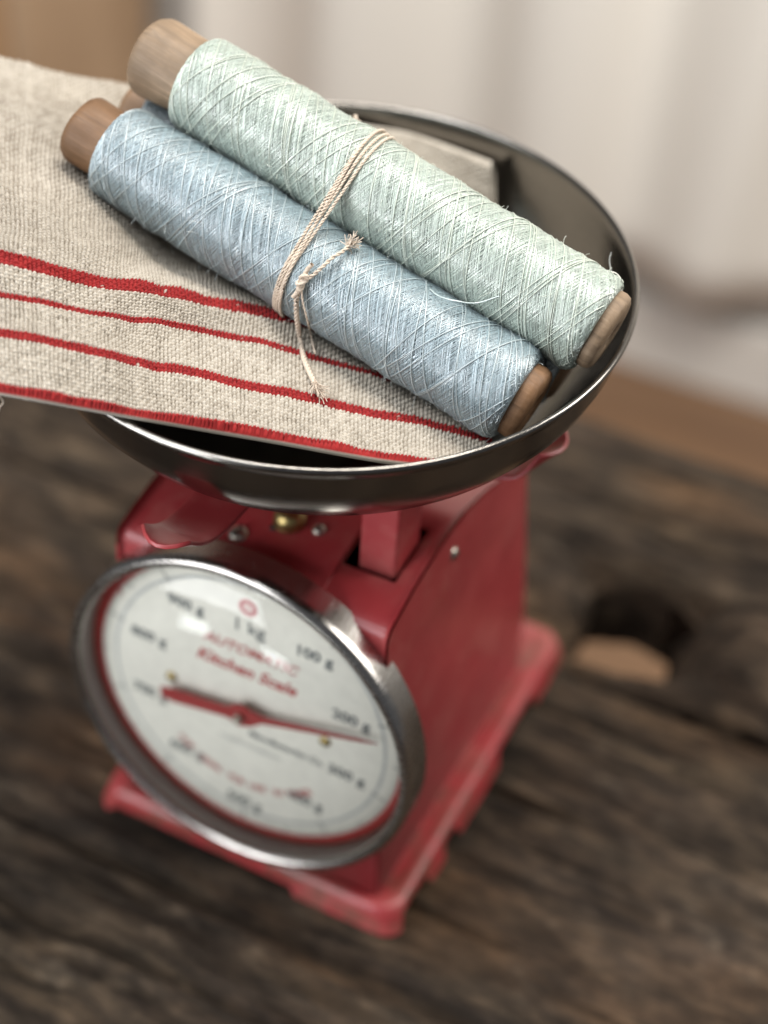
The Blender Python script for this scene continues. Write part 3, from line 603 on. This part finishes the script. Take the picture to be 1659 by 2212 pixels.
t = bobbin('third', 'bobbin almost hidden underneath the green and blue bobbins', ((.30, .18, .10), (.44, .29, .18)), [(.26, .38, .43), (.38, .50, .56), (.62, .71, .72)], (.118, .118), .154, 33, .6)
# ------------------------------------------------------------------ string round the bundle
A = g[2]; mid = V(BK['bind']); CS = []
for key, R in (('green', .1585), ('blue', .156), ('third', .154)):
    w0, t0, t1, w1 = [V(p) for p in BK['bob'][key]]; ax_ = (w1-w0)/np.linalg.norm(w1-w0); CS.append((w0+ax_*((mid-w0)@ax_), R))
ex = CS[0][0]-CS[1][0]; ex -= A*(ex@A); ex /= np.linalg.norm(ex); ey = np.cross(A, ex); cen = sum(c for c, _ in CS)/3
def hull(extra):
    pts = []
    for c, R in CS:
        p = c-cen; px, py = p@ex, p@ey
        for i in range(90): a = 2*math.pi*i/90; pts.append((px+(R+extra)*math.cos(a), py+(R+extra)*math.sin(a)))
    pts = sorted(pts)
    def half(P):
        h = []
        for p in P:
            while len(h) > 1 and (h[-1][0]-h[-2][0])*(p[1]-h[-2][1])-(h[-1][1]-h[-2][1])*(p[0]-h[-2][0]) <= 0: h.pop()
            h.append(p)
        return h
    H_ = half(pts)[:-1]+half(pts[::-1])[:-1]; H_ = np.array(H_+[H_[0]]); d = np.concatenate([[0], np.cumsum(np.linalg.norm(np.diff(H_, axis=0), axis=1))])
    u = np.linspace(0, d[-1], 260); return np.stack([np.interp(u, d, H_[:, 0]), np.interp(u, d, H_[:, 1])], 1)
def twist(P, r, turns, plies=2, closed=False):
    T = np.gradient(P, axis=0); T /= np.linalg.norm(T, axis=1)[:, None]; ref = V((.3, .5, .8)); X = np.cross(T, ref); X /= np.linalg.norm(X, axis=1)[:, None]; Y = np.cross(T, X); n = len(P)
    d = np.concatenate([[0], np.cumsum(np.linalg.norm(np.diff(P, axis=0), axis=1))]); out = []
    for k in range(plies):
        a = 2*np.pi*(d*turns+k/plies); out.append(P+r*(X*np.cos(a)[:, None]+Y*np.sin(a)[:, None]))
    return out
def resample(P, step):
    d = np.concatenate([[0], np.cumsum(np.linalg.norm(np.diff(P, axis=0), axis=1))]); u = np.linspace(0, d[-1], int(d[-1]/step)+2); return np.stack([np.interp(u, d, P[:, i]) for i in range(3)], 1)
string = thing('string_tie', 'twisted cream cotton string knotted round the bobbin bundle', 'string', tuple(mid))
for off, ex_, tilt in ((-.014, .007, .006), (-.002, .0075, -.003), (.010, .007, -.010), (.002, .012, .020)):
    Hh = hull(ex_); P = cen+Hh[:, :1]*ex+Hh[:, 1:]*ey+A*(off+tilt*np.sin(np.linspace(0, 2*np.pi, len(Hh))*1+1.0))[:, None]
    P = resample(P, .006); v_, f_, _ = tubes(twist(P, .0028, 24, 3), .0031, 5); mesh_obj('string_strand', v_, f_, STRING, string)
def cord(name, pts, r, rt, turns=26, plies=2, fray=0):
    P = resample(catmull(pts, 12), .005); ps = twist(P, r*.8, turns, plies); v_, f_, _ = tubes(ps, rt, 5); o = mesh_obj(name, v_, f_, STRING, string); return P
P1 = cord('string_tail', BK['tail1'], .0042, .0036); P2 = cord('string_tail', BK['tail2'], .0055, .0050, 22, 3); P3 = cord('string_tail', BK['tail3'], .0022, .0022, 30)
hp = []; rr2 = np.random.default_rng(5)
for Pe, dirn, nfr, ln, sp in ((P1[-1], P1[-1]-P1[-8], 70, .035, .9), (P2[-1], P2[-1]-P2[-8], 46, .07, .45)):
    dirn = dirn/np.linalg.norm(dirn)
    for i in range(nfr):
        e = dirn+(rr2.random(3)-.5)*2*sp; e /= np.linalg.norm(e); l = ln*(.5+.7*rr2.random()); st_ = Pe-dirn*.02*rr2.random()+(rr2.random(3)-.5)*.012
        hp.append(catmull([st_, st_+e*l*.5+(rr2.random(3)-.5)*.008, st_+e*l+(rr2.random(3)-.5)*.014], 4))
for a_, b_ in ((0, 70), (70, 116)):
    v_, f_, _ = tubes(hp[a_:b_], .0016, 3); mesh_obj('frayed_end', v_, f_, STRING, string)
kp = V(BK['knot']); kd = V(BK['tail2'][2])-V(BK['tail1'][3]); kd /= np.linalg.norm(kd); kx, ky, _ = frame(kd); ks = []
th = np.linspace(0, 2*np.pi*2.6, 120); ks.append(kp+kd*(np.linspace(-.026, .024, 120)+.008*np.sin(th*1.3))[:, None]+.0105*(kx*np.cos(th)[:, None]+ky*np.sin(th)[:, None]))
ks.append(catmull([kp-kd*.06, kp-kd*.03+kx*.008, kp+kd*.03-kx*.006, kp+kd*.06], 8)); v_, f_, _ = tubes(ks, [.0058, .0075], 6); mesh_obj('knot', v_, f_, STRING, string)
v_, f_, _ = tubes(twist(resample(catmull(BK['stub'], 8), .004), .006, 22), .006, 5); mesh_obj('string_tail', v_, f_, STRING, string)
# loose single threads on the green bobbin
for k_, r_, c in (('loose', .0022, (.62, .74, .74)), ('loop', .0022, (.74, .74, .66)), ('stray', .0014, (.6, .62, .6))):
    v_, f_, c_ = tubes([catmull(BK[k_], 10)], r_, 4, [V(c)]); mesh_obj('loose_thread', v_, f_, THREAD, g[0], True, None, c_)
for o in C.objects:
    if '_b' in o: del o['_b']
